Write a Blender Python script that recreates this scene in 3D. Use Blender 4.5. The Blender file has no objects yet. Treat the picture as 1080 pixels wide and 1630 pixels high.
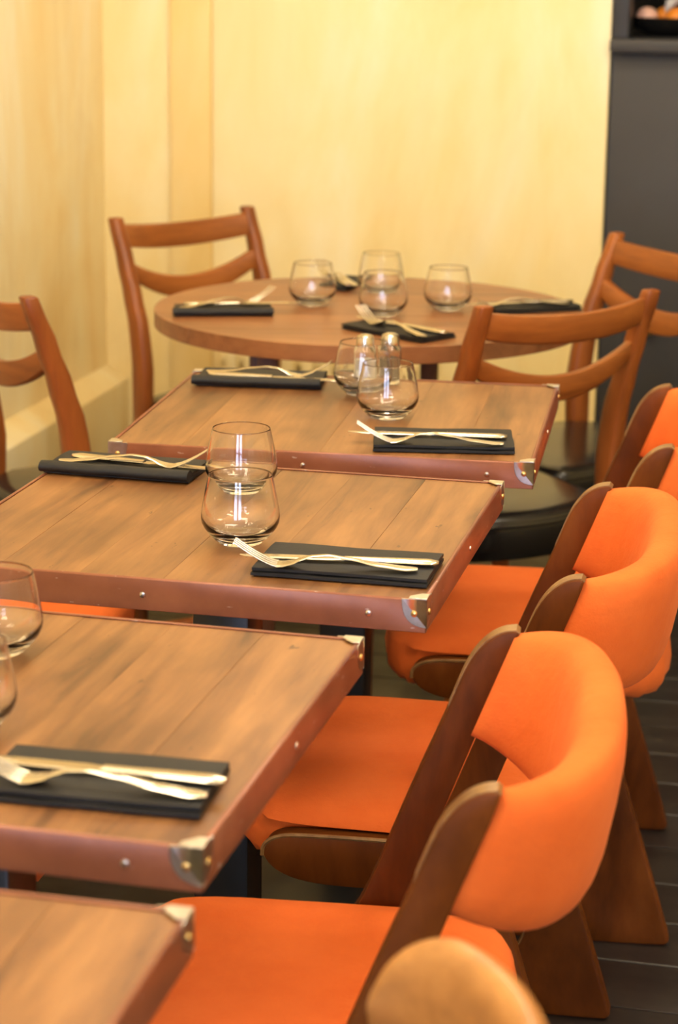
import bpy, bmesh, math, random
from mathutils import Vector, Matrix
random.seed(7)
PI = math.pi
sc = bpy.context.scene
col = sc.collection

# ------------------------------------------------------------------ camera
cam_d = bpy.data.cameras.new('camera')
cam_d.sensor_fit = 'VERTICAL'; cam_d.sensor_height = 23.6; cam_d.lens = 50.0
cam_d.clip_start = 0.05; cam_d.clip_end = 60
cam_d.dof.use_dof = True; cam_d.dof.focus_distance = 2.5; cam_d.dof.aperture_fstop = 4.0
cam = bpy.data.objects.new('camera', cam_d); col.objects.link(cam)
cam.matrix_world = (Matrix.Translation((0, 0, 1.395)) @ Matrix.Rotation(math.radians(90 - 14.69), 4, 'X')
                    @ Matrix.Rotation(math.radians(0.77), 4, 'Z'))
sc.camera = cam

# ------------------------------------------------------------------ colour management, world
sc.view_settings.view_transform = 'Standard'
sc.view_settings.look = 'None'
sc.view_settings.gamma = 1.0
sc.view_settings.use_curve_mapping = False
sc.view_settings.exposure = 0.0
sc.cycles.max_bounces = 20; sc.cycles.transmission_bounces = 20; sc.cycles.sample_clamp_indirect = 24.0
w = bpy.data.worlds.new('world'); sc.world = w; w.use_nodes = True
w.node_tree.nodes['Background'].inputs[0].default_value = (0.75, 0.85, 1.0, 1)
w.node_tree.nodes['Background'].inputs[1].default_value = 0.6

# room frame: origin in the far left corner, u along the back wall, v back towards the camera
RA = math.radians(-12.7)
EX = Vector((math.cos(RA), math.sin(RA), 0)); EY = Vector((-math.sin(RA), math.cos(RA), 0))
C0 = Vector((-0.585, 5.345, 0))
def room(u, v, z=0.0):
    return C0 + EX * u - EY * v + Vector((0, 0, z))

# ------------------------------------------------------------------ lights
def area(name, loc, size, power, color, target=None, size_y=None, shape='DISK'):
    d = bpy.data.lights.new(name, 'AREA'); d.shape = shape; d.size = size
    if size_y: d.size_y = size_y
    d.energy = power; d.color = color
    o = bpy.data.objects.new(name, d); col.objects.link(o); o.location = loc
    t = Vector(target) if target else Vector(loc) - Vector((0, 0, 1))
    o.rotation_euler = (t - Vector(loc)).to_track_quat('-Z', 'Y').to_euler()
    return o
WARM = (1.0, 0.87, 0.68)
ADDED_LAMPS = [(0.95, 1.35), (1.05, 2.75), (-0.3, 2.1), (0.1, 3.75), (-0.75, 0.9), (1.3, 0.1)]
ADDED_GLOW = 20.5        # radiance of the added globe lamps built below
WIN_US, WIN_W, WIN_Z0, WIN_H, WIN_V = (1.22, 2.52), 1.0, 0.10, 2.45, 8.6
for wu in WIN_US:       # daylight just outside the two tall windows behind the camera
    wc = room(wu, WIN_V + 0.16, WIN_Z0 + WIN_H / 2)
    area('window_daylight', wc, WIN_W, 125, (0.58, 0.70, 1.0), target=wc + EY, size_y=WIN_H, shape='RECTANGLE')

# ------------------------------------------------------------------ mesh helpers
class MB:
    def __init__(s): s.v = []; s.f = []
    def add(s, vs, fs):
        n = len(s.v); s.v += [tuple(p) for p in vs]; s.f += [tuple(i + n for i in f) for f in fs]; return s
    def box(s, c, d, rz=0.0):
        hx, hy, hz = d[0] / 2, d[1] / 2, d[2] / 2
        ca, sa = math.cos(rz), math.sin(rz)
        vs = []
        for z in (-hz, hz):
            for x, y in ((-hx, -hy), (hx, -hy), (hx, hy), (-hx, hy)):
                vs.append((c[0] + x * ca - y * sa, c[1] + x * sa + y * ca, c[2] + z))
        return s.add(vs, [(3, 2, 1, 0), (4, 5, 6, 7), (0, 1, 5, 4), (1, 2, 6, 5), (2, 3, 7, 6), (3, 0, 4, 7)])
    def prism(s, poly, a, b, plane='xz'):
        n = len(poly); vs = []
        for t in (a, b):
            for p, q in poly:
                vs.append((p, t, q) if plane == 'xz' else (p, q, t) if plane == 'xy' else (t, p, q))
        fs = [tuple(range(n)), tuple(range(2 * n - 1, n - 1, -1))]
        for i in range(n):
            j = (i + 1) % n; fs.append((i, i + n, j + n, j))
        return s.add(vs, fs)
    def lathe(s, prof, n=40, c=(0, 0, 0), closed=False):
        m = len(prof); vs = []
        for r, z in prof:
            for k in range(n):
                a = 2 * PI * k / n; vs.append((c[0] + r * math.cos(a), c[1] + r * math.sin(a), c[2] + z))
        fs = []
        for i in range(m if closed else m - 1):
            i2 = (i + 1) % m
            for k in range(n):
                k2 = (k + 1) % n; fs.append((i * n + k, i * n + k2, i2 * n + k2, i2 * n + k))
        if not closed:
            if prof[0][0] > 1e-6: fs.append(tuple(range(n - 1, -1, -1)))
            if prof[-1][0] > 1e-6: fs.append(tuple((m - 1) * n + k for k in range(n)))
        return s.add(vs, fs)
    def loft(s, rings, cap=True, closed=False):
        n = len(rings[0]); vs = [p for r in rings for p in r]; fs = []
        m = len(rings)
        for i in range(m if closed else m - 1):
            i2 = (i + 1) % m
            for k in range(n):
                k2 = (k + 1) % n; fs.append((i * n + k, i * n + k2, i2 * n + k2, i2 * n + k))
        if cap and not closed:
            fs.append(tuple(range(n - 1, -1, -1))); fs.append(tuple((m - 1) * n + k for k in range(n)))
        return s.add(vs, fs)
    def tube(s, pts, r, n=8, closed=False):
        pts = [Vector(p) for p in pts]; rings = []; m = len(pts)
        for i, p in enumerate(pts):
            a = pts[(i - 1) % m] if closed or i > 0 else p
            b = pts[(i + 1) % m] if closed or i < m - 1 else p
            t = (b - a).normalized()
            up = Vector((0, 0, 1)) if abs(t.z) < 0.9 else Vector((1, 0, 0))
            x = t.cross(up).normalized(); y = x.cross(t)
            rr = r[i] if isinstance(r, (list, tuple)) else r
            rings.append([p + (x * math.cos(2 * PI * k / n) + y * math.sin(2 * PI * k / n)) * rr for k in range(n)])
        return s.loft(rings, cap=not closed, closed=closed)
    def build(s, name, mat, parent=None, smooth=40, bevel=0.0, seg=2, bang=35):
        me = bpy.data.meshes.new(name); me.from_pydata(s.v, [], s.f)
        bm = bmesh.new(); bm.from_mesh(me)
        bmesh.ops.remove_doubles(bm, verts=bm.verts, dist=1e-6)
        bmesh.ops.recalc_face_normals(bm, faces=bm.faces)
        if bevel > 0:
            es = [e for e in bm.edges if len(e.link_faces) == 2 and e.calc_face_angle(0) > math.radians(bang)]
            bmesh.ops.bevel(bm, geom=es, offset=bevel, segments=seg, profile=0.5, affect='EDGES', clamp_overlap=True)
        bm.to_mesh(me); bm.free()
        if smooth:
            for p in me.polygons: p.use_smooth = True
            me.set_sharp_from_angle(angle=math.radians(smooth))
        me.materials.append(mat)
        o = bpy.data.objects.new(name, me); col.objects.link(o)
        if parent: o.parent = parent
        return o

def empty(name, loc=(0, 0, 0), rz=0.0, label=None, cat=None, group=None):
    o = bpy.data.objects.new(name, None); col.objects.link(o)
    o.empty_display_size = 0.05
    o.location = loc; o.rotation_euler = (0, 0, rz)
    return tag(o, label, cat, group)
def tag(o, label=None, cat=None, group=None, kind=None):
    if label: o['label'] = label
    if cat: o['category'] = cat
    if group: o['group'] = group
    if kind: o['kind'] = kind
    return o
def copy_tree(o, parent=None):
    c = o.copy(); col.objects.link(c)
    if parent: c.parent = parent
    for ch in [x for x in bpy.data.objects if x.parent == o]:
        copy_tree(ch, c)
    return c
def place(o, loc, rz, label=None):
    o.location = loc; o.rotation_euler = (0, 0, rz)
    if label: o['label'] = label
    return o
def chaikin(p, n=1, closed=True):
    for _ in range(n):
        q = [] if closed else [p[0]]
        for i in range(len(p) if closed else len(p) - 1):
            a, b = p[i], p[(i + 1) % len(p)]
            q += [tuple(a[k] * 0.75 + b[k] * 0.25 for k in range(2)), tuple(a[k] * 0.25 + b[k] * 0.75 for k in range(2))]
        p = q if closed else q + [p[-1]]
    return p
def lerp(a, b, t): return a + (b - a) * t
def interp(xs, ys, x):
    if x <= xs[0]: return ys[0]
    for i in range(len(xs) - 1):
        if x <= xs[i + 1]:
            t = (x - xs[i]) / (xs[i + 1] - xs[i]); t = t * t * (3 - 2 * t) * 0.5 + t * 0.5
            return lerp(ys[i], ys[i + 1], t)
    return ys[-1]

# ------------------------------------------------------------------ materials
def newmat(name):
    m = bpy.data.materials.new(name); m.use_nodes = True
    nt = m.node_tree; b = nt.nodes['Principled BSDF']
    return m, nt, b
def N(nt, t, **kw):
    n = nt.nodes.new(t)
    for k, v in kw.items(): setattr(n, k, v)
    return n
def ramp(nt, stops):
    r = N(nt, 'ShaderNodeValToRGB'); e = r.color_ramp.elements
    while len(e) < len(stops): e.new(0.5)
    for i, (p, c) in enumerate(stops):
        e[i].position = p; e[i].color = (c[0], c[1], c[2], 1)
    return r
def coords(nt, scale, rnd=True):
    tc = N(nt, 'ShaderNodeTexCoord'); mp = N(nt, 'ShaderNodeMapping')
    mp.inputs['Scale'].default_value = scale
    nt.links.new(tc.outputs['Object'], mp.inputs['Vector'])
    if rnd:
        oi = N(nt, 'ShaderNodeObjectInfo'); mu = N(nt, 'ShaderNodeMath', operation='MULTIPLY')
        mu.inputs[1].default_value = 37.0
        nt.links.new(oi.outputs['Random'], mu.inputs[0]); nt.links.new(mu.outputs[0], mp.inputs['Location'])
    return mp
def noise(nt, vec, scale, detail=4, rough=0.55, dist=0.0):
    n = N(nt, 'ShaderNodeTexNoise'); n.inputs['Scale'].default_value = scale
    n.inputs['Detail'].default_value = detail; n.inputs['Roughness'].default_value = rough
    n.inputs['Distortion'].default_value = dist
    nt.links.new(vec.outputs[0], n.inputs['Vector']); return n
def bump(nt, b, src, strength, dist=0.002):
    bp = N(nt, 'ShaderNodeBump'); bp.inputs['Strength'].default_value = strength; bp.inputs['Distance'].default_value = dist
    nt.links.new(src, bp.inputs['Height']); nt.links.new(bp.outputs[0], b.inputs['Normal'])
def mixc(nt, fac, a, b, mode='MIX'):
    m = N(nt, 'ShaderNodeMix', data_type='RGBA', blend_type=mode)
    for s, v in ((m.inputs[0], fac), (m.inputs[6], a), (m.inputs[7], b)):
        if isinstance(v, (int, float)): s.default_value = v
        elif isinstance(v, tuple): s.default_value = (v[0], v[1], v[2], 1)
        else: nt.links.new(v, s)
    return m.outputs[2]

def wood(name, stops, scale, rough=0.35, coat=0.0, streak=None, spec=0.5):
    m, nt, b = newmat(name)
    v = coords(nt, scale); n1 = noise(nt, v, 1.0, 6, 0.6, 0.6)
    r = ramp(nt, stops); nt.links.new(n1.outputs[0], r.inputs[0])
    c = r.outputs[0]
    v2 = coords(nt, tuple(s * 3.5 for s in scale)); n2 = noise(nt, v2, 1.0, 3, 0.6)
    r2 = ramp(nt, [(0.35, (0.62, 0.58, 0.54)), (0.6, (1, 1, 1))]); nt.links.new(n2.outputs[0], r2.inputs[0])
    c = mixc(nt, 0.45, c, r2.outputs[0], 'MULTIPLY')
    if streak:
        v3 = coords(nt, (5, 5, 5)); n3 = noise(nt, v3, 1.0, 3, 0.5)
        r3 = ramp(nt, streak); nt.links.new(n3.outputs[0], r3.inputs[0])
        c = mixc(nt, 0.75, c, r3.outputs[0], 'MULTIPLY')
    nt.links.new(c, b.inputs['Base Color'])
    b.inputs['Roughness'].default_value = rough
    b.inputs['Specular IOR Level'].default_value = spec
    b.inputs['Coat Weight'].default_value = coat; b.inputs['Coat Roughness'].default_value = 0.25
    bump(nt, b, n2.outputs[0], 0.12, 0.0008)
    return m
M = {}
M['table'] = wood('table_wood', [(0.28, (0.085, 0.036, 0.015)), (0.42, (0.22, 0.096, 0.035)), (0.6, (0.31, 0.142, 0.050)), (0.8, (0.38, 0.185, 0.068))],
                  (26, 2.6, 26), rough=0.36, streak=[(0.34, (0.52, 0.50, 0.48)), (0.56, (1, 1, 1))])
M['table_core'] = wood('table_core_wood', [(0.3, (0.10, 0.035, 0.015)), (0.7, (0.20, 0.075, 0.028))], (20, 3, 20), rough=0.5)
M['round'] = wood('round_table_wood', [(0.3, (0.19, 0.075, 0.028)), (0.5, (0.29, 0.115, 0.042)), (0.75, (0.36, 0.155, 0.058))], (3, 16, 16), rough=0.36)
M['teak'] = wood('teak_wood', [(0.3, (0.20, 0.050, 0.009)), (0.55, (0.32, 0.088, 0.015)), (0.8, (0.42, 0.132, 0.024))], (14, 14, 2.5), rough=0.36)
M['teak_slat'] = wood('teak_slat_wood', [(0.3, (0.22, 0.060, 0.010)), (0.55, (0.35, 0.105, 0.018)), (0.8, (0.45, 0.15, 0.028))], (14, 2.0, 22), rough=0.36)
M['walnut'] = wood('dark_beech_wood', [(0.3, (0.07, 0.020, 0.004)), (0.55, (0.165, 0.046, 0.008)), (0.8, (0.25, 0.080, 0.016))], (9, 30, 3.0), rough=0.45, spec=0.12,
                   streak=[(0.32, (0.55, 0.5, 0.5)), (0.6, (1, 1, 1))])
M['edge_wear'] = wood('worn_edge_wood', [(0.3, (0.17, 0.07, 0.02)), (0.7, (0.38, 0.22, 0.085))], (30, 30, 30), rough=0.35)
M['tan'] = wood('tan_wood', [(0.3, (0.33, 0.135, 0.035)), (0.55, (0.50, 0.225, 0.062)), (0.8, (0.60, 0.30, 0.09))], (9, 9, 16), rough=0.38)

def simple(name, colr, rough=0.5, metal=0.0, spec=0.5, bumpscale=None, bumpstr=0.2, mott=None):
    m, nt, b = newmat(name)
    b.inputs['Base Color'].default_value = (*colr, 1); b.inputs['Roughness'].default_value = rough
    b.inputs['Metallic'].default_value = metal; b.inputs['Specular IOR Level'].default_value = spec
    if mott:
        v = coords(nt, (1, 1, 1)); n = noise(nt, v, mott[0], 5, 0.6)
        r = ramp(nt, [(0.3, mott[1]), (0.65, colr)]); nt.links.new(n.outputs[0], r.inputs[0])
        nt.links.new(r.outputs[0], b.inputs['Base Color'])
    if bumpscale:
        v = coords(nt, (1, 1, 1)); n = noise(nt, v, bumpscale, 3, 0.6); bump(nt, b, n.outputs[0], bumpstr)
    return m
# orange wool upholstery
def fabric():
    m, nt, b = newmat('orange_wool')
    v = coords(nt, (1, 1, 1)); n = noise(nt, v, 9, 4, 0.6); n2 = noise(nt, v, 420, 2, 0.7); n3 = noise(nt, v, 26, 3, 0.6)
    r = ramp(nt, [(0.3, (0.74, 0.135, 0.022)), (0.7, (0.82, 0.175, 0.034))]); nt.links.new(n.outputs[0], r.inputs[0])
    nt.links.new(r.outputs[0], b.inputs['Base Color'])
    b.inputs['Roughness'].default_value = 0.85; b.inputs['Specular IOR Level'].default_value = 0.2
    b.inputs['Sheen Weight'].default_value = 0.15; b.inputs['Sheen Roughness'].default_value = 0.5
    b.inputs['Sheen Tint'].default_value = (1, 0.45, 0.2, 1)
    ad = N(nt, 'ShaderNodeMath', operation='MULTIPLY_ADD'); ad.inputs[1].default_value = 0.2
    nt.links.new(n2.outputs[0], ad.inputs[0]); nt.links.new(n3.outputs[0], ad.inputs[2])
    bump(nt, b, ad.outputs[0], 0.5, 0.004)
    return m
M['orange'] = fabric()
M['vinyl'] = simple('black_vinyl', (0.012, 0.011, 0.011), 0.2, spec=0.6, bumpscale=180, bumpstr=0.03)
M['trim'] = simple('copper_brown_trim', (0.30, 0.110, 0.060), 0.34, 0.3, mott=(14, (0.21, 0.072, 0.040)), bumpscale=60, bumpstr=0.06)
def add_marks(m, scale, thr, colr, amount):
    nt = m.node_tree; b = nt.nodes['Principled BSDF']; src = b.inputs['Base Color'].links[0].from_socket
    v = coords(nt, scale); n = noise(nt, v, 1.0, 3, 0.6)
    r = ramp(nt, [(thr, (0, 0, 0)), (thr + 0.035, (amount, amount, amount))]); nt.links.new(n.outputs[0], r.inputs[0])
    nt.links.new(mixc(nt, r.outputs[0], src, colr), b.inputs['Base Color'])
add_marks(M['trim'], (45, 160, 160), 0.69, (0.55, 0.42, 0.38), 0.7)
add_marks(M['table'], (75, 28, 40), 0.70, (0.06, 0.024, 0.012), 0.75)
M['steel'] = simple('steel', (0.66, 0.60, 0.50), 0.22, 1.0)
M['bracket'] = simple('bracket_metal', (0.74, 0.72, 0.69), 0.3, 1.0, mott=(40, (0.52, 0.47, 0.40)))
M['brass'] = simple('brass', (0.70, 0.48, 0.18), 0.3, 1.0)
M['iron'] = simple('black_iron', (0.010, 0.010, 0.011), 0.38)
M['napkin'] = simple('black_napkin_paper', (0.010, 0.010, 0.011), 0.6, spec=0.4, bumpscale=260, bumpstr=0.15)
M['counter'] = simple('dark_grey_counter', (0.040, 0.040, 0.044), 0.5, mott=(3, (0.032, 0.031, 0.033)))
M['black'] = simple('black_niche', (0.006, 0.006, 0.007), 0.6)
M['bowl'] = simple('black_bowl', (0.010, 0.009, 0.008), 0.15)
M['fruit_orange'] = simple('orange_peel', (0.85, 0.28, 0.03), 0.45, bumpscale=150)
M['fruit_pink'] = simple('pale_pink_skin', (0.80, 0.45, 0.34), 0.45, mott=(20, (0.85, 0.66, 0.55)))
M['white'] = simple('white_cloth', (0.82, 0.80, 0.78), 0.7)
M['radiator'] = simple('cream_radiator_enamel', (0.80, 0.66, 0.34), 0.4)
M['ceil'] = simple('ceiling_paint', (0.86, 0.77, 0.55), 0.8)
M['lampwhite'] = simple('lamp_enamel', (0.8, 0.8, 0.78), 0.4)
M['salt'] = simple('salt_grains', (0.85, 0.83, 0.78), 0.8)
M['pepper'] = simple('pepper_grains', (0.20, 0.15, 0.09), 0.8)
def glassmat():
    m, nt, b = newmat('clear_glass')
    b.inputs['Base Color'].default_value = (1, 1, 1, 1); b.inputs['Roughness'].default_value = 0.0
    b.inputs['Transmission Weight'].default_value = 1.0; b.inputs['IOR'].default_value = 1.46
    return m
M['glass'] = glassmat()
def panemat():
    m, nt, b = newmat('window_glass')
    t = N(nt, 'ShaderNodeBsdfTransparent'); g = N(nt, 'ShaderNodeBsdfGlossy'); g.inputs['Roughness'].default_value = 0.02
    mx = N(nt, 'ShaderNodeMixShader'); mx.inputs[0].default_value = 0.06
    nt.links.new(t.outputs[0], mx.inputs[1]); nt.links.new(g.outputs[0], mx.inputs[2])
    nt.links.new(mx.outputs[0], nt.nodes['Material Output'].inputs[0])
    return m
M['pane'] = panemat()

def plaster(name, streak, dark, lo=[(0.32, (0.82, 0.62, 0.26)), (0.44, (0.86, 0.695, 0.335)), (0.55, (0.88, 0.75, 0.42)), (0.70, (0.90, 0.815, 0.56))]):
    """limewashed yellow plaster: cloudy, brushed mostly up and down"""
    m, nt, b = newmat(name)
    v = coords(nt, (1, 1, 0.45), rnd=False); n1 = noise(nt, v, 2.3, 6, 0.6, 0.8)
    r = ramp(nt, lo)
    nt.links.new(n1.outputs[0], r.inputs[0]); c = r.outputs[0]
    v2 = coords(nt, (6, 6, 0.8), rnd=False); n2 = noise(nt, v2, 1.0, 4, 0.6, 1.0)
    r2 = ramp(nt, [(0.33, dark), (0.52, (1, 1, 1))]); nt.links.new(n2.outputs[0], r2.inputs[0])
    c = mixc(nt, streak, c, r2.outputs[0], 'MULTIPLY')
    v3 = coords(nt, (2.2, 2.2, 1.6), rnd=False); n3 = noise(nt, v3, 1.0, 4, 0.6, 1.2)
    r3 = ramp(nt, [(0.36, (0.86, 0.80, 0.70)), (0.5, (1, 1, 1))]); nt.links.new(n3.outputs[0], r3.inputs[0])
    c = mixc(nt, streak, c, r3.outputs[0], 'MULTIPLY')
    nt.links.new(c, b.inputs['Base Color'])
    b.inputs['Roughness'].default_value = 0.6; b.inputs['Specular IOR Level'].default_value = 0.3
    bump(nt, b, n2.outputs[0], 0.25, 0.004)
    return m
M['wall'] = plaster('yellow_plaster', 0.22, (0.90, 0.83, 0.68))
M['wall_ochre'] = plaster('ochre_plaster', 0.3, (0.88, 0.80, 0.62), [(0.3, (0.80, 0.57, 0.21)), (0.55, (0.85, 0.64, 0.27)), (0.75, (0.87, 0.70, 0.36))])
M['wall_left'] = plaster('brushed_yellow_plaster', 0.38, (0.86, 0.77, 0.60), [(0.32, (0.84, 0.63, 0.29)), (0.44, (0.88, 0.72, 0.39)), (0.55, (0.90, 0.78, 0.48)), (0.68, (0.92, 0.86, 0.66))])
def floorwood():
    m, nt, b = newmat('dark_floor_wood')
    v = coords(nt, (1.6, 14, 1)); n = noise(nt, v, 1.0, 5, 0.6, 0.5)
    r = ramp(nt, [(0.3, (0.013, 0.010, 0.010)), (0.6, (0.030, 0.024, 0.023)), (0.8, (0.060, 0.050, 0.048))]); nt.links.new(n.outputs[0], r.inputs[0])
    nt.links.new(r.outputs[0], b.inputs['Base Color'])
    v2 = coords(nt, (6, 6, 6)); n2 = noise(nt, v2, 1.0, 4, 0.6)
    r2 = ramp(nt, [(0.35, (0.30, 0.30, 0.30)), (0.7, (0.55, 0.55, 0.55))]); nt.links.new(n2.outputs[0], r2.inputs[0])
    nt.links.new(r2.outputs[0], b.inputs['Roughness'])
    bump(nt, b, n.outputs[0], 0.2, 0.001)
    return m
M['floor'] = floorwood()
M['floor_gap'] = simple('floor_joint', (0.035, 0.03, 0.027), 0.8)

# ------------------------------------------------------------------ the room
U_END, V_END, Z_C = 4.2, 8.6, 2.75
def rbox(name, u0, u1, v0, v1, z0, z1, mat, label=None, parent=None, bevel=0.0):
    c = room((u0 + u1) / 2, (v0 + v1) / 2, (z0 + z1) / 2) if parent is None else Vector((0, 0, 0))
    o = MB().box((0, 0, 0), (u1 - u0, v1 - v0, z1 - z0)).build(name, mat, None, bevel=bevel)
    o.location = c; o.rotation_euler = (0, 0, RA)
    return o
def struct(o): o['kind'] = 'structure'; return o
floor = struct(rbox('floor', -0.1, U_END, -1.6, V_END, -0.10, -0.010, M['floor_gap']))
# floor planks (parts of the floor) wherever the photo and a step aside can see them
plank_meshes = []
for L in (1.2, 0.9):
    o = MB().box((0, 0, 0), (L - 0.003, 0.137, 0.010)).build('plank', M['floor'], None, bevel=0.0015, seg=1)
    plank_meshes.append((L, o.data)); bpy.data.objects.remove(o)
finv = Matrix.Translation(floor.location) @ Matrix.Rotation(RA, 4, 'Z')
finv = finv.inverted()
row = 0; v = 0.07
while v < 5.3:
    u = [0.0, -0.5, -0.25, -0.8][row % 4]
    while u < 3.2:
        L, me = plank_meshes[(row * 7 + int(u * 10)) % 2]
        if u + L > 0.0:
            p = bpy.data.objects.new('plank', me); col.objects.link(p); p.parent = floor
            p.location = finv @ room(max(u, 0.0) + L / 2, v, -0.005 - random.random() * 0.0006)
        u += L
    v += 0.14; row += 1
struct(rbox('ceiling', -0.1, U_END, -1.6, V_END, Z_C, Z_C + 0.1, M['ceil']))
struct(rbox('wall_left', -0.12, 0.0, -0.12, V_END, 0, Z_C, M['wall_left']))
struct(rbox('wall_back', 0.0, 1.222, -0.14, 0.0, 0, Z_C, M['wall']))
struct(rbox('wall_right', U_END, U_END + 0.12, -1.6, V_END, 0, Z_C, M['wall']))
struct(rbox('wall_niche', 1.0, U_END, -1.7, -1.6, 0, Z_C, M['black']))
struct(rbox('wall_niche_side', 1.08, 1.222, -1.6, -0.14, 0, Z_C, M['black']))
struct(rbox('trim_2', 0.172, 0.277, 0.0, 0.02, 0, Z_C, M['wall_ochre'], bevel=0.008))
# plinth along the left wall with a sloping top
pl = MB().prism([(0, 0), (0.055, 0), (0.055, 0.335), (0.0, 0.37)], -V_END / 2, V_END / 2).build('baseboard_left', M['wall_left'], None, bevel=0.004)
pl.location = room(0.0, V_END / 2); pl.rotation_euler = (0, 0, RA); struct(pl)
# rear wall with the window that lights the room
mb = MB(); cuts = [-0.1]
for wu in WIN_US: cuts += [wu - WIN_W / 2, wu + WIN_W / 2]
cuts.append(U_END + 0.1)
for q in range(0, len(cuts), 2):
    mb.box(((cuts[q] + cuts[q + 1]) / 2, 0, Z_C / 2), (cuts[q + 1] - cuts[q], 0.14, Z_C))
for wu in WIN_US:
    for z0, z1 in ((0, WIN_Z0), (WIN_Z0 + WIN_H, Z_C)): mb.box((wu, 0, (z0 + z1) / 2), (WIN_W, 0.14, z1 - z0))
rw = mb.build('wall_rear', M['wall']); rw.location = room(0, V_END + 0.07); rw.rotation_euler = (0, 0, RA); struct(rw)
for q, wu in enumerate(WIN_US):
    mb = MB()
    for du in (-WIN_W / 2 + 0.03, WIN_W / 2 - 0.03): mb.box((du, 0, WIN_H / 2), (0.06, 0.06, WIN_H))
    for z in (0.03, WIN_H * 0.72, WIN_H - 0.03): mb.box((0, 0, z), (WIN_W - 0.12, 0.06, 0.06))
    wf = mb.build('window_%d' % (q + 1), M['lampwhite']); wf.location = room(wu, V_END + 0.05, WIN_Z0); wf.rotation_euler = (0, 0, RA); struct(wf)
    for z0, z1 in ((0.06, WIN_H * 0.72 - 0.03), (WIN_H * 0.72 + 0.03, WIN_H - 0.06)):
        MB().box((0, 0, (z0 + z1) / 2), (WIN_W - 0.12, 0.006, z1 - z0)).build('pane', M['pane'], wf)
# added globe lamps, unseen above the frame, to brighten ceiling and walls
m_, nt_, b_ = newmat('added_lamp_glow')
b_.inputs['Base Color'].default_value = (0.8, 0.8, 0.8, 1)
b_.inputs['Emission Color'].default_value = (*WARM, 1); b_.inputs['Emission Strength'].default_value = ADDED_GLOW
M['opal'] = m_
lamp0 = empty('added_globe_lamp', (0, 0, 0), 0, 'added round globe lamp, unseen, brightening the ceiling and walls', 'lamp', 'added globe lamps above the tables')
MB().lathe([(0.0, 2.08), *[(0.20 * math.sin(PI * q / 14), 2.28 - 0.20 * math.cos(PI * q / 14)) for q in range(1, 14)], (0.0, 2.48)], 28).build('globe', M['opal'], lamp0)
MB().lathe([(0.05, 2.475), (0.05, 2.50), (0.012, 2.51), (0.004, 2.52), (0.004, 2.74), (0.05, 2.742), (0.05, 2.749), (0.0, 2.749)], 20).build('cord_and_cap', M['iron'], lamp0)
for i, (x, y) in enumerate(ADDED_LAMPS):
    o = lamp0 if i == 0 else copy_tree(lamp0)
    o.location = (x, y, 0)

# ------------------------------------------------------------------ bar counter, niche and bowl
CT = 1.193
cb = empty('bar_counter', room(1.224, 0.0), RA, 'tall dark grey bar counter at the right end of the yellow wall', 'counter')
MB().box((1.4, 0.30, (CT - 0.03) / 2 + 0.0), (2.8, 0.58, CT - 0.03)).build('front_panel', M['counter'], cb, bevel=0.004)
MB().box((1.41, 0.29, CT - 0.015), (2.82, 0.66, 0.03)).build('ledge', M['counter'], cb, bevel=0.005)
MB().lathe([(0.0, 0.0), (0.012, 0.0), (0.018, 0.012), (0.016, 0.024), (0.0, 0.03)], 16).build('knob', M['brass'], cb)
k = cb.children[-1] if cb.children else None
for o in bpy.data.objects:
    if o.name.startswith('knob') and o.parent == cb:
        o.rotation_euler = (PI / 2, 0, 0); o.location = (0.12, 0.008, 0.53)
jamb = struct(rbox('trim_1', 1.224, 1.262, -0.10, 0.0, CT, Z_C, M['counter'], bevel=0.003))
bowl_c = room(1.224 + 0.112, -0.20, CT)
b0 = tag(MB().lathe([(0.0, 0.005), (0.040, 0.005), (0.078, 0.024), (0.094, 0.044), (0.098, 0.044), (0.083, 0.021), (0.043, 0.0), (0.0, 0.0)], 40)
         .build('fruit_bowl', M['bowl']), 'glossy black bowl of fruit on the dark bar counter', 'bowl'); b0.location = bowl_c
def fruit(name, off, r, mat, label, flat=0.88):
    prof = [(max(0.0, r * math.sin(PI * i / 12)) if 0 < i < 12 else 0.0, -r * flat * math.cos(PI * i / 12)) for i in range(13)]
    o = MB().lathe(prof, 20).build(name, M[mat]); o.location = bowl_c + EX * off[0] + EY * off[1] + Vector((0, 0, off[2]))
    return tag(o, label, 'fruit')
fruit('peach', (-0.050, -0.012, 0.044), 0.026, 'fruit_pink', 'pale pink fruit at the left rim of the black bowl')
fruit('orange_fruit', (0.022, -0.030, 0.040), 0.030, 'fruit_orange', 'bright orange fruit in the middle of the black bowl')
fruit('peach', (0.052, 0.026, 0.046), 0.027, 'fruit_pink', 'pale pink fruit at the right of the black bowl')
fruit('orange_fruit', (-0.008, 0.036, 0.042), 0.029, 'fruit_orange', 'orange fruit at the back of the black bowl')
mb = MB()
rings = []
for i in range(9):
    t = i / 8; rings.append([(-0.05 + 0.10 * t + 0.006 * math.sin(k2 * 1.3), -0.03 + 0.06 * k2 / 7, 0.012 * math.sin(5 * t + k2) + 0.03 * math.sin(PI * t)) for k2 in range(8)] +
                            [(-0.05 + 0.10 * t, 0.03 - 0.06 * k2 / 7, -0.006 + 0.012 * math.sin(5 * t + 7 - k2) + 0.03 * math.sin(PI * t)) for k2 in range(8)])
o = mb.loft(rings).build('cloth', M['white']); o.location = bowl_c + EX * 0.045 - EY * 0.002 + Vector((0, 0, 0.0715))
tag(o, 'crumpled white cloth lying on the fruit in the black bowl', 'cloth')

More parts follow.
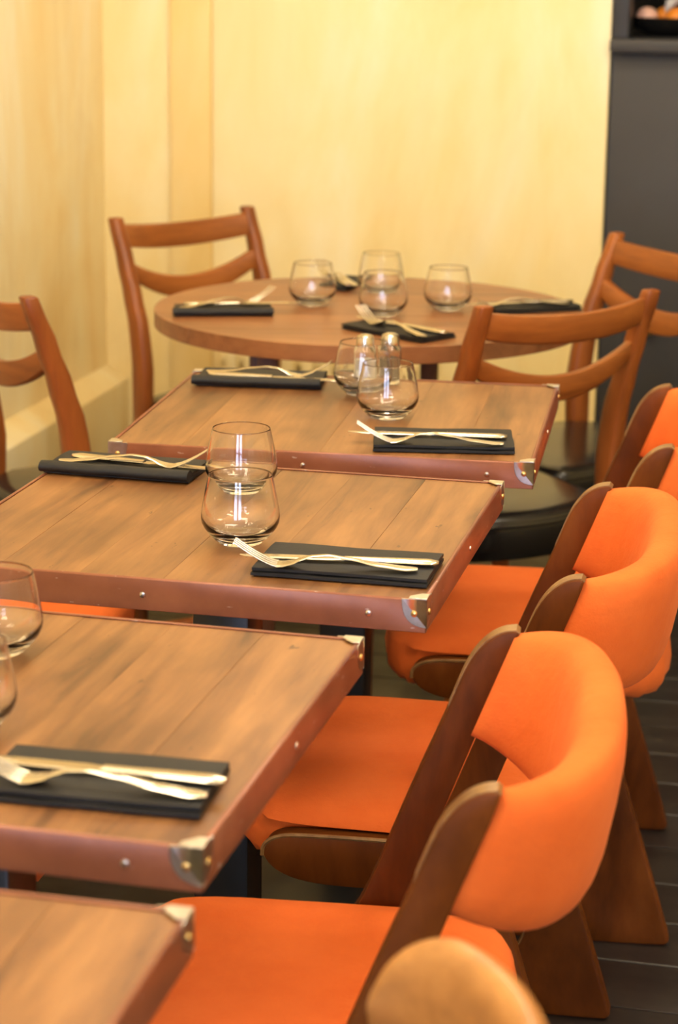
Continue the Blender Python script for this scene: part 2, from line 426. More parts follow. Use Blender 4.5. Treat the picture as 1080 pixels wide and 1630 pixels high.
# ------------------------------------------------------------------ radiator under the back wall
rad = empty('radiator', room(0.36, 0.10), RA, 'low cream ribbed radiator against the yellow wall behind the round table', 'radiator')
rib = None
for i in range(11):
    x = 0.047 * i
    if rib is None:
        poly = [(-0.05, 0.07), (0.05, 0.07), (0.05, 0.44), (0.035, 0.46), (-0.035, 0.46), (-0.05, 0.44)]
        rib = MB().prism(poly, -0.015, 0.015, 'yz').build('rib', M['radiator'], rad, bevel=0.009)
    else:
        c = rib.copy(); col.objects.link(c); c.parent = rad; c.location = (x, 0, 0)
MB().tube([(-0.03, 0, 0.10), (0.50, 0, 0.10)], 0.018, 12).build('pipe', M['radiator'], rad)
MB().tube([(-0.03, 0, 0.42), (0.50, 0, 0.42)], 0.018, 12).build('pipe', M['radiator'], rad)
for x in (0.0, 0.47): MB().box((x, 0, 0.035), (0.025, 0.06, 0.07)).build('foot', M['radiator'], rad, bevel=0.003)

# ------------------------------------------------------------------ bistro tables
TL, TW, TZ = 0.563, 0.518, 0.75
def make_table():
    t = empty('bistro_table')
    core = MB().box((0, 0, TZ - 0.0175), (TL - 0.008, TW - 0.008, 0.025)).build('tabletop', M['table_core'], t)
    nb = 6; wd = (TL - 0.009) / nb
    for i in range(nb):
        x = -TL / 2 + 0.0045 + wd * (i + 0.5)
        b = MB().box((0, 0, 0), (wd - 0.0001, TW - 0.009, 0.006)).build('board', M['table'], core, bevel=0.0002, seg=1)
        b.location = (x, 0, TZ - 0.0035 - (i % 2) * 0.0002)
    # edge strips: an L-section with a narrow lip on top
    for k in range(4):
        ln = TL if k % 2 == 0 else TW; off = (TW if k % 2 == 0 else TL) / 2
        sec = [(off - 0.0048, TZ - 0.0005), (off - 0.0048, TZ + 0.0010), (off - 0.001, TZ + 0.0012), (off + 0.0005, TZ), (off + 0.0005, TZ - 0.034), (off - 0.003, TZ - 0.034), (off - 0.003, TZ - 0.0005)]
        sec = [(-a, z) for a, z in sec]
        e = MB().prism(sec, -ln / 2, ln / 2, 'yz').build('edge_strip', M['trim'], t, bevel=0.0006, seg=1)
        e.rotation_euler = (0, 0, k * PI / 2)
        for xx in ((-0.02, 0.222) if k % 2 == 0 else (0.01,)):
            s = MB().lathe([(0.0034, 0.0), (0.003, 0.0011), (0.0015, 0.0018), (0.0, 0.0019)], 12).build('screw', M['bracket'], e)
            s.rotation_euler = (PI / 2, 0, 0); s.location = (xx, -off - 0.0004, TZ - 0.017)
    for k in range(4):
        sx, sy = ((-1, -1), (1, -1), (1, 1), (-1, 1))[k]
        mb = MB(); R = 0.030; th = 0.0012; n = 8
        px, py = sx * (TL / 2 + 0.0012), sy * (TW / 2 + 0.0012)
        arc = [(R * math.sin(a) ** 0.8 if a > 0 else 0.0, -R * math.cos(a) ** 0.8 if a < PI / 2 - 1e-6 else 0.0) for a in [PI / 2 * i / n for i in range(n + 1)]]
        zt = TZ + 0.0016
        # face on the long side, face on the short side, cap on top
        fx = [(px, zt)] + [(px - sx * d * 0.88, zt + h) for d, h in arc]
        mb.prism(fx, py, py - sy * th, 'xz')
        fy = [(py, zt)] + [(py - sy * d * 0.88, zt + h) for d, h in arc]
        mb.prism(fy, px, px - sx * th, 'yz')
        q = 0.019
        mb.prism([(px, py), (px - sx * q, py), (px - sx * q, py - sy * 0.008), (px - sx * 0.008, py - sy * q), (px, py - sy * q)], zt - 0.0004, zt + th, 'xy')
        br = mb.build('corner_bracket', M['bracket'], t, bevel=0.0004, seg=1)
        for ax in (0, 1):
            s = MB().lathe([(0.0036, 0.0), (0.0032, 0.0012), (0.0016, 0.002), (0.0, 0.0021)], 12).build('screw', M['brass'], br)
            if ax == 0: s.rotation_euler = (-sy * PI / 2, 0, 0); s.location = (px - sx * 0.013, py, TZ - 0.014)
            else: s.rotation_euler = (0, sx * PI / 2, 0); s.location = (px, py - sy * 0.013, TZ - 0.014)
    MB().box((0, 0, (TZ - 0.04 + 0.03) / 2), (0.068, 0.068, TZ - 0.04 - 0.03)).build('pedestal', M['iron'], t, bevel=0.004)
    MB().box((0, 0, TZ - 0.037), (0.30, 0.30, 0.012)).build('mounting_plate', M['iron'], t, bevel=0.002)
    MB().lathe([(0.0, 0.0), (0.19, 0.0), (0.195, 0.008), (0.19, 0.016), (0.10, 0.034), (0.06, 0.05), (0.0, 0.052)], 40).build('base', M['iron'], t)
    return t
TABLES = [((0.012, 3.018), -9.0, 'square wooden bistro table nearest the round table, with the two shakers'),
          ((-0.128, 2.422), -12.7, 'square wooden bistro table in sharp focus, second from the round table'),
          ((-0.310, 1.794), -13.6, 'square wooden bistro table third from the round table, cut by the left frame edge'),
          ((-0.428, 1.180), -12.4, 'nearest square wooden bistro table, only its corner showing at the bottom left')]
t0 = make_table(); tables = []
for i, (p, a, lab) in enumerate(TABLES):
    o = t0 if i == 0 else copy_tree(t0)
    place(o, (p[0], p[1], 0), math.radians(a)); tag(o, lab, 'table', 'square bistro tables in a row'); tables.append(o)

# round table
RT = Vector((0.05, 3.932, 0)); RR = 0.392
rt = empty('round_table', RT, 0.0, 'round brown wooden table with a thick segmented edge by the yellow wall', 'table')
mb = MB(); nb = 5
top = MB().lathe([(0.0, 0.718), (RR - 0.012, 0.718), (RR - 0.012, 0.728), (0.0, 0.728)], 64).build('tabletop', M['table_core'], rt)
for i in range(nb):      # boards cut to the circle
    y0 = -RR + 2 * RR * i / nb + 0.0004; y1 = -RR + 2 * RR * (i + 1) / nb - 0.0004
    pts = []
    for j in range(15):
        y = lerp(y0, y1, j / 14); pts.append((math.sqrt(max(0, RR * RR - y * y)), y))
    pts += [(-x, y) for x, y in reversed(pts)]
    clean = []
    for p in pts:
        if not clean or (abs(p[0] - clean[-1][0]) + abs(p[1] - clean[-1][1])) > 1e-4: clean.append(p)
    MB().prism(clean, 0.7205, 0.75, 'xy').build('board', M['round'], top, bevel=0.0007, seg=1)
LEGS = [Vector((-0.177, -0.212)), Vector((0.0, -0.262)), Vector((0.123, 0.263)), Vector((-0.210, 0.208))]
for c in LEGS:
    rings = []
    for z, hw in ((0.0, 0.012), (0.45, 0.017), (0.718, 0.018)):
        rings.append([(c.x + sx * hw, c.y + sy * hw, z) for sx, sy in ((-1, -1), (1, -1), (1, 1), (-1, 1))])
    MB().loft(rings).build('leg', M['table_core'], rt, bevel=0.003)
for a, b in ((LEGS[0], LEGS[3]), (LEGS[1], LEGS[2])):
    m_ = (a + b) / 2; d_ = b - a
    MB().box((m_.x, m_.y, 0.70), (d_.length, 0.026, 0.034), math.atan2(d_.y, d_.x)).build('cross_beam', M['table_core'], rt, bevel=0.002)

# ------------------------------------------------------------------ sled chairs with wrap-round orange backs
def make_sled():
    ch = empty('sled_chair')
    prof = [(-0.036, 0.0), (0.315, 0.0), (0.335, 0.012), (0.338, 0.03), (0.322, 0.046), (0.29, 0.052), (0.16, 0.055), (0.115, 0.062), (0.088, 0.08),
            (0.072, 0.108), (0.064, 0.15), (0.062, 0.20), (0.068, 0.26), (0.080, 0.32), (0.096, 0.36), (0.12, 0.38), (0.16, 0.385), (0.16, 0.41),
            (0.137, 0.43), (0.089, 0.56), (0.050, 0.655), (0.036, 0.693), (0.026, 0.712), (0.013, 0.727), (-0.002, 0.736), (-0.017, 0.738), (-0.018, 0.731),
            (0.007, 0.665), (0.050, 0.55), (0.086, 0.452), (0.072, 0.40), (0.030, 0.26), (-0.047, 0.016), (-0.048, 0.006)]
    prof = chaikin(prof, 2)
    for s in (-1, 1):
        MB().prism(prof, s * 0.200, s * 0.226, 'xz').build('side_frame', M['walnut'], ch, bevel=0.0028, seg=2, bang=50)
        rp = [(0.10, 0.362), (0.24, 0.356), (0.29, 0.359), (0.32, 0.370), (0.334, 0.387), (0.333, 0.401), (0.318, 0.412), (0.29, 0.416), (0.10, 0.419)]
        r = MB().prism(chaikin(rp, 2), s * 0.197, s * 0.2295, 'xz').build('seat_rail', M['walnut'], ch, bevel=0.004, seg=2, bang=50)
        MB().tube([(x, s * 0.2275, z + 0.0005) for x, z in chaikin(rp[4:], 2, False)], 0.0026, 6).build('worn_edge', M['edge_wear'], r)
        pe = [(0.050, 0.655), (0.036, 0.693), (0.026, 0.712), (0.013, 0.727), (-0.002, 0.736), (-0.016, 0.738)]
        sf = [o for o in bpy.data.objects if o.parent == ch and o.name.startswith('side_frame')][-1]
        rings = []
        for x, z in chaikin(pe, 2, False):
            rings.append([(x + dx, s * 0.213 + dy, z + dz) for dx, dy, dz in ((0.0008, -0.0105, 0.0008), (0.0008, 0.0105, 0.0008), (-0.003, 0.0105, -0.003), (-0.003, -0.0105, -0.003))])
        MB().loft(rings).build('worn_edge', M['edge_wear'], sf)
        le = [(0.115, 0.062), (0.088, 0.08), (0.072, 0.108), (0.064, 0.15)]
        rings = []
        for x, z in chaikin(le, 2, False):
            rings.append([(x + dx, s * 0.213 + dy, z + dz) for dx, dy, dz in ((0.0008, -0.0105, 0.0008), (0.0008, 0.0105, 0.0008), (-0.003, 0.0105, -0.003), (-0.003, -0.0105, -0.003))])
        MB().loft(rings).build('worn_edge', M['edge_wear'], sf)
    MB().box((0.20, 0, 0.370), (0.03, 0.40, 0.03)).build('cross_bar', M['walnut'], ch, bevel=0.003)
    MB().box((0.10, 0, 0.024), (0.03, 0.40, 0.03)).build('floor_bar', M['walnut'], ch, bevel=0.003)
    # seat cushion
    rings = []; n = 48
    xc, hx = 0.178, 0.207
    def plan(k, sc_, zz):
        a = 2 * PI * k / n; e = 2 / 5.0
        x = math.copysign(abs(math.cos(a)) ** e, math.cos(a)); y = math.copysign(abs(math.sin(a)) ** e, math.sin(a))
        hy = 0.196 + 0.018 * max(0.0, -x) ** 2
        if 0.05 < (xc + hx * x) < 0.345: hy = 0.1965 + (0.013 if zz > 0.419 else 0.0)
        return (xc + x * (hx - sc_), y * (hy - sc_ * 0.9 ))
    for z, sc_ in ((0.362, 0.05), (0.358, 0.025), (0.364, 0.008), (0.378, 0.0), (0.400, -0.002), (0.4185, 0.0), (0.4205, 0.0), (0.431, 0.006), (0.439, 0.020), (0.444, 0.05), (0.447, 0.11), (0.448, 0.16)):
        ring = []
        for k in range(n):
            x, y = plan(k, sc_, z)
            wr = 0.0025 * math.sin(k * 2.1) * (1 if z < 0.41 else 0)
            ring.append((x + wr, y, z + (0.004 * math.sin(3.3 * k) if z < 0.37 else 0)))
        rings.append(ring)
    MB().loft(rings).build('seat_cushion', M['orange'], ch, smooth=80)
    # wrap-round upholstered back, ends butting against the posts
    st = 33; rings = []
    for i in range(st):
        t = -1 + 2 * i / (st - 1)
        a = t * PI / 2; e = 2 / 2.5
        sy = math.copysign(abs(math.sin(a)) ** e, math.sin(a)); cx_ = abs(math.cos(a)) ** e
        y = 0.207 * sy; back = -0.084 * cx_ if abs(t) < 1 else 0.0
        # outward normal in plan
        a2 = a
        nx, ny = -math.cos(a2), math.sin(a2)
        if abs(t) > 0.96: nx, ny = 0.0, math.copysign(1, t)
        ln = math.hypot(nx, ny); nx /= ln; ny /= ln
        r = abs(t)
        ztop = lerp(0.746, 0.733, r ** 3); zbot = lerp(0.586, 0.625, r ** 2.2)
        th = lerp(0.056, 0.030, r ** 5) ; lean = lerp(0.16, 0.385, r ** 2)
        h2 = (ztop - zbot) / 2; zc = (ztop + zbot) / 2
        ring = []
        m = 20
        for k in range(m):
            b = 2 * PI * k / m; ex = 2 / 3.2
            p = math.copysign(abs(math.cos(b)) ** ex, math.cos(b)) * th / 2
            q = math.copysign(abs(math.sin(b)) ** ex, math.sin(b)) * h2
            z = zc + q
            xb = -0.016 + back + (0.738 - z) * lean
            ring.append((xb + nx * p, y + ny * p, z))
        rings.append(ring)
    MB().loft(rings).build('backrest', M['orange'], ch, smooth=80)
    return ch
SLED = [((0.140, 1.851), 173.6, 'orange upholstered sled chair with wrap-round back, nearest of the right-hand row'),
        ((0.288, 2.457), 169.3, 'orange sled chair on the right, behind the nearest orange chair'),
        ((0.4675, 3.101), 172.2, 'orange sled chair on the right beside the teak chair, cut by the right frame edge'),
        ((-0.708, 3.100), -9.0, 'orange sled chair on the left by the wall, seat tucked under the farthest square table'),
        ((-0.670, 2.480), -12.7, 'orange sled chair on the left, seat corner showing below the third table')]
s0 = make_sled()
for i, (p, a, lab) in enumerate(SLED):
    o = s0 if i == 0 else copy_tree(s0)
    place(o, (p[0], p[1], 0), math.radians(a)); tag(o, lab, 'chair', 'orange sled chairs')

# ------------------------------------------------------------------ teak chairs with two slats and black vinyl seats
def make_teak():
    ch = empty('slat_back_chair')
    zs = [0.0, 0.2, 0.40, 0.50, 0.58, 0.65, 0.72, 0.80]
    cxs = [-0.045, -0.018, 0.0, 0.002, -0.008, -0.030, -0.056, -0.088]
    ws = [0.026, 0.036, 0.046, 0.050, 0.048, 0.042, 0.036, 0.028]
    def post_x(z): return interp(zs, cxs, z)
    for s in (-1, 1):
        rings = []
        for i in range(25):
            z = 0.80 * i / 24; x = post_x(z); wd = interp(zs, ws, z); th = interp([0, 0.45, 0.8], [0.026, 0.034, 0.030], z)
            yy = s * lerp(0.178, 0.186, z / 0.8)
            ring = []
            for k in range(12):
                a = 2 * PI * k / 12; ex = 2 / 4.0
                ring.append((x + math.copysign(abs(math.cos(a)) ** ex, math.cos(a)) * wd / 2, yy + math.copysign(abs(math.sin(a)) ** ex, math.sin(a)) * th / 2, z))
            rings.append(ring)
        MB().loft(rings).build('post', M['teak'], ch, smooth=50, bevel=0.004, seg=2, bang=60)
    for ze, zm, he, hm in ((0.765, 0.752, 0.046, 0.050), (0.698, 0.648, 0.034, 0.046)):
        rings = []
        for i in range(21):
            t = -1 + i / 10; y = 0.178 * t; q = 1 - t * t
            zc = ze + (zm - ze) * (1 - t * t) ; h = lerp(he, hm, q); th = 0.020
            x0 = -0.034 * q
            ring = []
            for k in range(12):
                a = 2 * PI * k / 12; ex = 2 / 4.5
                z = zc + math.copysign(abs(math.sin(a)) ** ex, math.sin(a)) * h / 2
                ring.append((post_x(z) * 0.5 + post_x(zc) * 0.5 + x0 + math.copysign(abs(math.cos(a)) ** ex, math.cos(a)) * th / 2, y, z))
            rings.append(ring)
        MB().loft(rings).build('slat', M['teak_slat'], ch, smooth=50)
    # seat: trapezoid with a bowed rear edge
    pts = []
    for i in range(13):
        t = -1 + i / 6; pts.append((-0.012 - 0.045 * (1 - t * t), 0.172 * t))     # rear, from -y to +y
    pts = [(-0.0, -0.158)] + [p for p in pts if abs(p[1]) < 0.15] + [(-0.0, 0.158)]
    pts += [(0.03, 0.180), (0.18, 0.196), (0.295, 0.202), (0.322, 0.195), (0.338, 0.174)]
    pts += [(0.348, 0.09), (0.350, 0.0), (0.348, -0.09)]
    pts += [(0.338, -0.174), (0.322, -0.195), (0.295, -0.202), (0.18, -0.196), (0.03, -0.180)]
    cxm, cym = 0.15, 0.0
    rings = []
    for z, sc_ in ((0.362, 0.985), (0.364, 1.0), (0.420, 1.0), (0.430, 0.985), (0.4355, 0.95), (0.4385, 0.85), (0.440, 0.5)):
        rings.append([(cxm + (x - cxm) * sc_, y * sc_, z) for x, y in pts])
    seat = MB().loft(rings).build('seat', M['vinyl'], ch, smooth=60)
    MB().tube([(cxm + (x - cxm) * 1.003, y * 1.003, 0.421) for x, y in pts], 0.0045, 6, closed=True).build('piping', M['vinyl'], seat)
    for s in (-1, 1):
        rings = []
        for z, hw in ((0.0, 0.012), (0.30, 0.019), (0.38, 0.020)):
            cx_ = 0.295 + 0.02 * (1 - z / 0.38); cy_ = s * (0.172 + 0.012 * (1 - z / 0.38))
            rings.append([(cx_ + math.cos(2 * PI * k / 12) * hw, cy_ + math.sin(2 * PI * k / 12) * hw, z) for k in range(12)])
        MB().loft(rings).build('leg', M['teak'], ch, smooth=50)
        MB().tube([(-0.01, s * 0.176, 0.21), (0.30, s * 0.178, 0.21)], 0.010, 10).build('stretcher', M['teak'], ch)
    for o in [o for o in bpy.data.objects if o.parent == ch or o.parent == seat]:
        o.data.transform(Matrix.Diagonal((0.98, 0.96, 1.0375, 1)))
    return ch
def teak_at(o, pa, pb, lab):
    """pa, pb: world xy of the two post tops; pb is on the sitter's left... forward = rot(pa->pb)"""
    a, b = Vector(pa), Vector(pb); mid = (a + b) / 2; d = (b - a).normalized()
    f = Vector((d.y, -d.x))           # local +y runs from pa to pb, so forward is d turned clockwise
    org = mid + f * 0.086
    place(o, (org.x, org.y, 0), math.atan2(f.y, f.x)); tag(o, lab, 'chair', 'slat-back chairs at the round table')
k0 = make_teak()
teak_at(k0, (0.535, 3.686), (0.224, 3.481), 'teak slat-back chair in front of the round table, its back towards the viewer')
teak_at(copy_tree(k0), (-0.478, 4.576), (-0.2145, 4.811), 'teak slat-back chair behind the round table on the left, facing the viewer')
teak_at(copy_tree(k0), (0.558, 4.443), (0.750, 4.126), 'teak slat-back chair at the dark bar counter, cut by the right frame edge')
teak_at(copy_tree(k0), (-0.510, 3.515), (-0.714, 3.824), 'teak slat-back chair at the left frame edge near the left wall')

# ------------------------------------------------------------------ nearest chair: curved tan wooden back
tc = empty('wooden_chair', (-0.025, 1.10, 0), math.radians(165), 'blurred tan wooden chair with a curved solid back, at the bottom edge', 'chair')
rings = []
for i in range(61):
    t = math.sin(PI / 2 * (-1 + 2 * i / 60)); a = t * PI * 0.5
    y = 0.225 * math.sin(a); x = -0.14 * math.cos(a) - 0.0
    nx, ny = -math.cos(a), math.sin(a)
    r = abs(t)
    zt = 0.772 - 0.0 * r; zb = lerp(0.62, 0.66, r ** 2)
    if r > 0.72:
        k_ = (r - 0.72) / 0.28; sh = math.sqrt(max(0.02, 1 - k_ * k_)); zc = (zt + zb) / 2; zt = zc + (zt - zc) * sh; zb = zc + (zb - zc) * sh
    ring = []
    for k in range(16):
        b = 2 * PI * k / 16; ex = 2 / 3.0
        p = math.copysign(abs(math.cos(b)) ** ex, math.cos(b)) * 0.017
        z = (zt + zb) / 2 + math.copysign(abs(math.sin(b)) ** ex, math.sin(b)) * (zt - zb) / 2
        ring.append((x + nx * p + (0.77 - z) * 0.12, y + ny * p, z))
    rings.append(ring)
MB().loft(rings).build('backrest', M['tan'], tc, smooth=60)
pts = []
for k in range(32):
    a = 2 * PI * k / 32; e = 2 / 3.0
    pts.append((0.13 + 0.20 * math.copysign(abs(math.cos(a)) ** e, math.cos(a)), 0.205 * math.copysign(abs(math.sin(a)) ** e, math.sin(a))))
MB().prism(pts, 0.43, 0.455, 'xy').build('seat', M['tan'], tc, bevel=0.006)
for sx, sy in ((0.27, 1), (0.27, -1), (-0.02, 1), (-0.02, -1)):
    rings = []
    for z, hw in ((0.0, 0.012), (0.43, 0.017)):
        k_ = 1 + 0.12 * (1 - z / 0.43)
        cx_, cy_ = 0.13 + (sx - 0.13) * k_, sy * 0.16 * k_
        rings.append([(cx_ + math.cos(2 * PI * k / 12) * hw, cy_ + math.sin(2 * PI * k / 12) * hw, z) for k in range(12)])
    MB().loft(rings).build('leg', M['tan'], tc, smooth=50)
for s in (-1, 0, 1):
    MB().tube([(-0.03 + 0.02 * abs(s), s * 0.11, 0.45), (-0.125 + 0.035 * abs(s), s * 0.14, 0.65)], 0.012, 10).build('spindle', M['tan'], tc)

# ------------------------------------------------------------------ glasses
def make_glass():
    outer = [(0.0, 0.0), (0.021, 0.0), (0.0235, 0.0003), (0.0255, 0.0014), (0.029, 0.0045), (0.0355, 0.0115), (0.0407, 0.0185), (0.0433, 0.0245), (0.0440, 0.030), (0.0435, 0.0365),
             (0.0419, 0.046), (0.0395, 0.058), (0.0365, 0.0715), (0.0355, 0.076), (0.0353, 0.0769)]
    rim = [(0.0351, 0.0775), (0.0348, 0.0778), (0.0345, 0.0775), (0.0344, 0.0769)]
    inner = [(0.0346, 0.076), (0.0356, 0.0715), (0.0387, 0.058), (0.0411, 0.046), (0.0427, 0.0365), (0.0431, 0.031), (0.0422, 0.0260), (0.0390, 0.0200), (0.0330, 0.0145), (0.024, 0.0110), (0.012, 0.0092), (0.0, 0.0088)]
    return MB().lathe(outer + rim + inner, 56).build('wine_tumbler', M['glass'], smooth=50)
g0 = make_glass()
GL = [((-0.109, 2.318), 'stemless glass in sharp focus, the nearer of two on the second table'),
      ((-0.119, 2.553), 'stemless glass on the second table, the farther of its two'),
      ((0.066, 2.985), 'stemless glass on the farthest square table, just behind the fork tip'),
      ((0.033, 3.147), 'stemless glass on the farthest square table, beside the shakers'),
      ((-0.318, 1.925), 'stemless glass on the third table, the farther one at the left frame edge'),
      ((-0.312, 1.72), 'stemless glass on the third table, the nearer one cut by the left frame edge'),
      ((-0.054, 3.957), 'stemless glass at the left on the round table'),
      ((0.074, 4.096), 'stemless glass at the back of the round table'),
      ((0.074, 3.846), 'stemless glass in the middle of the round table, behind the front napkin'),
      ((0.193, 3.921), 'stemless glass at the right on the round table')]
for i, (p, lab) in enumerate(GL):
    o = g0 if i == 0 else copy_tree(g0)
    o.location = (p[0], p[1], TZ + 0.0012); tag(o, lab, 'glass', 'stemless drinking glasses')

# ------------------------------------------------------------------ shakers
def make_shaker(p, filling, lab, name):
    s = empty(name, (p[0], p[1], TZ + 0.001), 0, lab, 'shaker', 'glass shakers')
    MB().lathe([(0.0, 0.0), (0.016, 0.0), (0.0175, 0.003), (0.0175, 0.045), (0.0165, 0.055), (0.013, 0.060), (0.012, 0.064), (0.0108, 0.064), (0.0115, 0.058),
                (0.0155, 0.053), (0.0160, 0.045), (0.0160, 0.006), (0.0, 0.005)], 28).build('jar', M['glass'], s, smooth=50)
    MB().lathe([(0.0, 0.0053), (0.0155, 0.0063), (0.0155, 0.038), (0.0, 0.040)], 20).build('filling', M[filling], s)
    MB().lathe([(0.0128, 0.058), (0.0140, 0.059), (0.0140, 0.068), (0.0125, 0.073), (0.007, 0.076), (0.0, 0.0765)], 24).build('lid', M['steel'], s)
make_shaker((0.036, 3.222), 'salt', 'glass salt shaker with metal lid, left of the pair on the farthest square table', 'salt_shaker')
make_shaker((0.074, 3.236), 'pepper', 'glass pepper shaker with metal lid, right of the pair on the farthest square table', 'pepper_shaker')

# ------------------------------------------------------------------ napkins, forks, knives
def make_napkin(name, L, W, rolled=False, seed=0):
    rnd = random.Random(seed)
    n = empty(name)
    zs = 0.0
    nl = 2
    for k in range(nl):
        th = 0.0042; nx, ny = 14, 6; top = []; bot = []
        l2 = L * (1 - 0.006 * k); w2 = W * (1 - 0.03 * k)
        ph = rnd.random() * 6
        def pos(i, j):
            u = -l2 / 2 + l2 * i / nx; v_ = -w2 / 2 + w2 * j / ny + 0.002 * k
            return u + 0.0005 * math.sin(j * 1.7 + ph), v_ + 0.0005 * math.sin(i * 0.9 + ph)
        mb = MB(); vs = []; fs = []
        for s in (0, 1):
            for i in range(nx + 1):
                for j in range(ny + 1):
                    x, y = pos(i, j)
                    edge = min(1.0, min(j, ny - j) / 1.0)
                    z = zs + s * th * (0.75 + 0.25 * edge) + (0.0004 * math.sin(i * 0.5 + ph + j * 0.4) if k else (0.0004 * math.sin(i + ph) if s else 0.0))
                    vs.append((x, y, z))
        Nn = (nx + 1) * (ny + 1); idx = lambda s, i, j: s * Nn + i * (ny + 1) + j
        for i in range(nx):
            for j in range(ny):
                fs.append((idx(1, i, j), idx(1, i + 1, j), idx(1, i + 1, j + 1), idx(1, i, j + 1)))
                fs.append((idx(0, i, j), idx(0, i, j + 1), idx(0, i + 1, j + 1), idx(0, i + 1, j)))
        for i in range(nx):
            fs.append((idx(0, i, 0), idx(0, i + 1, 0), idx(1, i + 1, 0), idx(1, i, 0)))
            fs.append((idx(0, i, ny), idx(1, i, ny), idx(1, i + 1, ny), idx(0, i + 1, ny)))
        for j in range(ny):
            fs.append((idx(0, 0, j), idx(1, 0, j), idx(1, 0, j + 1), idx(0, 0, j + 1)))
            fs.append((idx(0, nx, j), idx(0, nx, j + 1), idx(1, nx, j + 1), idx(1, nx, j)))
        mb.add(vs, fs).build('fold', M['napkin'], n, smooth=50)
        zs += th + 0.0006
    if rolled:      # the front edge turned up into a soft roll
        rings = []
        for i in range(13):
            x = -L / 2 - 0.004 + (L + 0.004) * i / 12; ring = []
            for k in range(14):
                a = 2 * PI * k / 14
                ring.append((x, -W / 2 + 0.004 + 0.011 * math.cos(a) + 0.001 * math.sin(i), 0.0075 + 0.007 * math.sin(a) + 0.0004 * math.sin(i * 1.3)))
            rings.append(ring)
        MB().loft(rings).build('rolled_edge', M['napkin'], n, smooth=50)
    return n
def ribbon(rows):
    """rows: (x, yc, z, halfwidth, halfthick) -> a smooth flat bar"""
    rings = []
    for x, yc, z, hw, ht in rows:
        ring = []
        for k in range(12):
            a = 2 * PI * k / 12; ring.append((x, yc + hw * math.cos(a), z + ht * math.copysign(abs(math.sin(a)) ** 0.8, math.sin(a))))
        rings.append(ring)
    return MB().loft(rings)
def make_fork():
    f = empty('fork')
    # x from 0 (end of handle) to 0.195 (tine tips), resting on handle end and the belly of the head
    xs = [0.0, 0.003, 0.012, 0.04, 0.07, 0.095, 0.112, 0.122, 0.132, 0.142, 0.148]
    zs = [0.0022, 0.0022, 0.0022, 0.005, 0.0105, 0.0135, 0.012, 0.0085, 0.0045, 0.0025, 0.0024]
    hw = [0.0035, 0.0062, 0.0088, 0.0075, 0.0050, 0.0036, 0.0038, 0.0060, 0.0100, 0.0124, 0.0128]
    MB_ = ribbon([(x, 0, interp(xs, zs, x), interp(xs, hw, x), 0.0012) for x in [0.148 * i / 40 for i in range(41)]])
    MB_.build('handle', M['steel'], f, smooth=60)
    for k in range(4):
        y0 = -0.0098 + 0.0196 * k / 3
        rows = []
        for i in range(9):
            t = i / 8; x = 0.147 + 0.046 * t; z = 0.0024 + 0.024 * t ** 1.35
            rows.append((x, y0 * (1 - 0.06 * t), z, lerp(0.0024, 0.0011, t), 0.0010))
        ribbon(rows).build('tine', M['steel'], f, smooth=60)
    return f
def make_knife():
    kf = empty('knife')
    xs = [0.0, 0.003, 0.012, 0.05, 0.085, 0.10]
    hw = [0.0035, 0.0068, 0.0090, 0.0078, 0.0060, 0.0056]
    ribbon([(x, 0, 0.0034, interp(xs, hw, x), interp([0, 0.01, 0.10], [0.002, 0.0032, 0.0028], x)) for x in [0.10 * i / 24 for i in range(25)]]).build('handle', M['steel'], kf, smooth=60)
    rows = []
    for i in range(17):
        t = i / 16; x = 0.099 + 0.113 * t
        e = 1.0 if t < 0.7 else math.sqrt(max(0.01, 1 - ((t - 0.7) / 0.3) ** 2))
        w_ = interp([0, 0.15, 1], [0.0050, 0.0082, 0.0080], t) * e
        rows.append((x, 0.002 * t, 0.0034, w_, 0.0009))
    ribbon(rows).build('blade', M['steel'], kf, smooth=60)
    return kf
fork0 = make_fork(); knife0 = make_knife(); used = {'f': False, 'k': False}
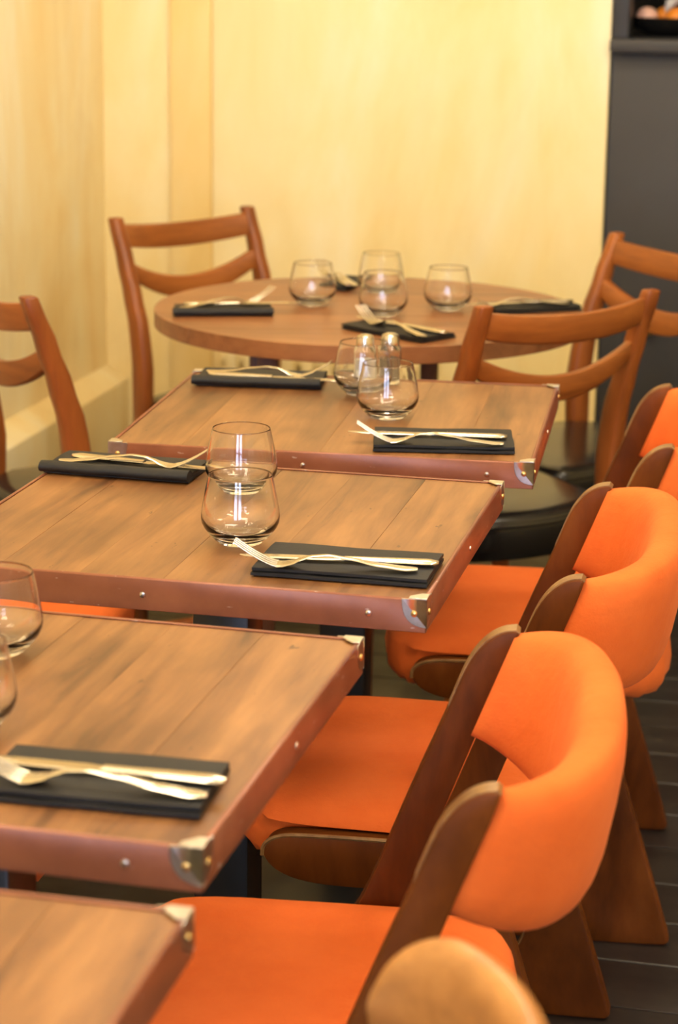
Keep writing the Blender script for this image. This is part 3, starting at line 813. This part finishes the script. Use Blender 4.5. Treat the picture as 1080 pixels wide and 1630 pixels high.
def put(kind, end, ang, z, lab, pitch=0.0):
    src = fork0 if kind == 'f' else knife0
    o = copy_tree(src) if used[kind] else src; used[kind] = True
    o.location = (end[0], end[1], z); o.rotation_euler = (0, pitch, math.radians(ang))
    tag(o, lab, 'fork' if kind == 'f' else 'knife', 'forks' if kind == 'f' else 'knives'); return o
NZ = TZ + 0.0014
# key: table phrase, napkin centre, size, angle, rolled, fork (handle end, direction), knife (handle end, direction)
SET = [('the second table, near right place', (0.011, 2.221), (0.188, 0.105), -11.8, False, ((0.083, 2.178), 175), ((0.106, 2.199), 173.4)),
       ('the second table, far left place', (-0.267, 2.652), (0.190, 0.090), -13.7, True, ((-0.352, 2.650), -10), ((-0.338, 2.672), -20)),
       ('the farthest square table, near right place', (0.138, 2.825), (0.186, 0.112), -1.5, False, ((0.215, 2.775), 177), ((0.222, 2.812), 174.4)),
       ('the farthest square table, far left place', (-0.120, 3.236), (0.190, 0.100), -5.7, True, ((-0.204, 3.246), -12), ((-0.200, 3.222), -13)),
       ('the third table', (-0.182, 1.597), (0.180, 0.100), -10.8, False, ((-0.098, 1.550), 168), ((-0.085, 1.577), 166.9)),
       ('the round table, left place', (-0.213, 3.861), (0.175, 0.085), 6.0, True, ((-0.290, 3.83), 32), ((-0.285, 3.868), 8)),
       ('the round table, front place', (0.097, 3.669), (0.188, 0.086), 135.5, False, ((0.140, 3.574), 124), ((0.175, 3.605), 134)),
       ('the round table, right place', (0.345, 3.945), (0.170, 0.090), 20.0, False, ((0.415, 3.935), 190), ((0.425, 3.962), 196)),
       ('the round table, back place', (0.006, 4.195), (0.140, 0.055), 71.0, False, ((0.028, 4.115), 112), ((0.012, 4.118), 103))]
for i, (ph, c, sz, a, rolled, fk, kn) in enumerate(SET):
    n = make_napkin('napkin', sz[0], sz[1], rolled, i)
    place(n, (c[0], c[1], NZ), math.radians(a)); tag(n, 'folded black paper napkin on ' + ph, 'napkin', 'black paper napkins')
    put('k', kn[0], kn[1], NZ + 0.0096, 'steel table knife on the black napkin, ' + ph)
    put('f', fk[0], fk[1], NZ + 0.0098, 'steel fork with raised tines on the black napkin, ' + ph)
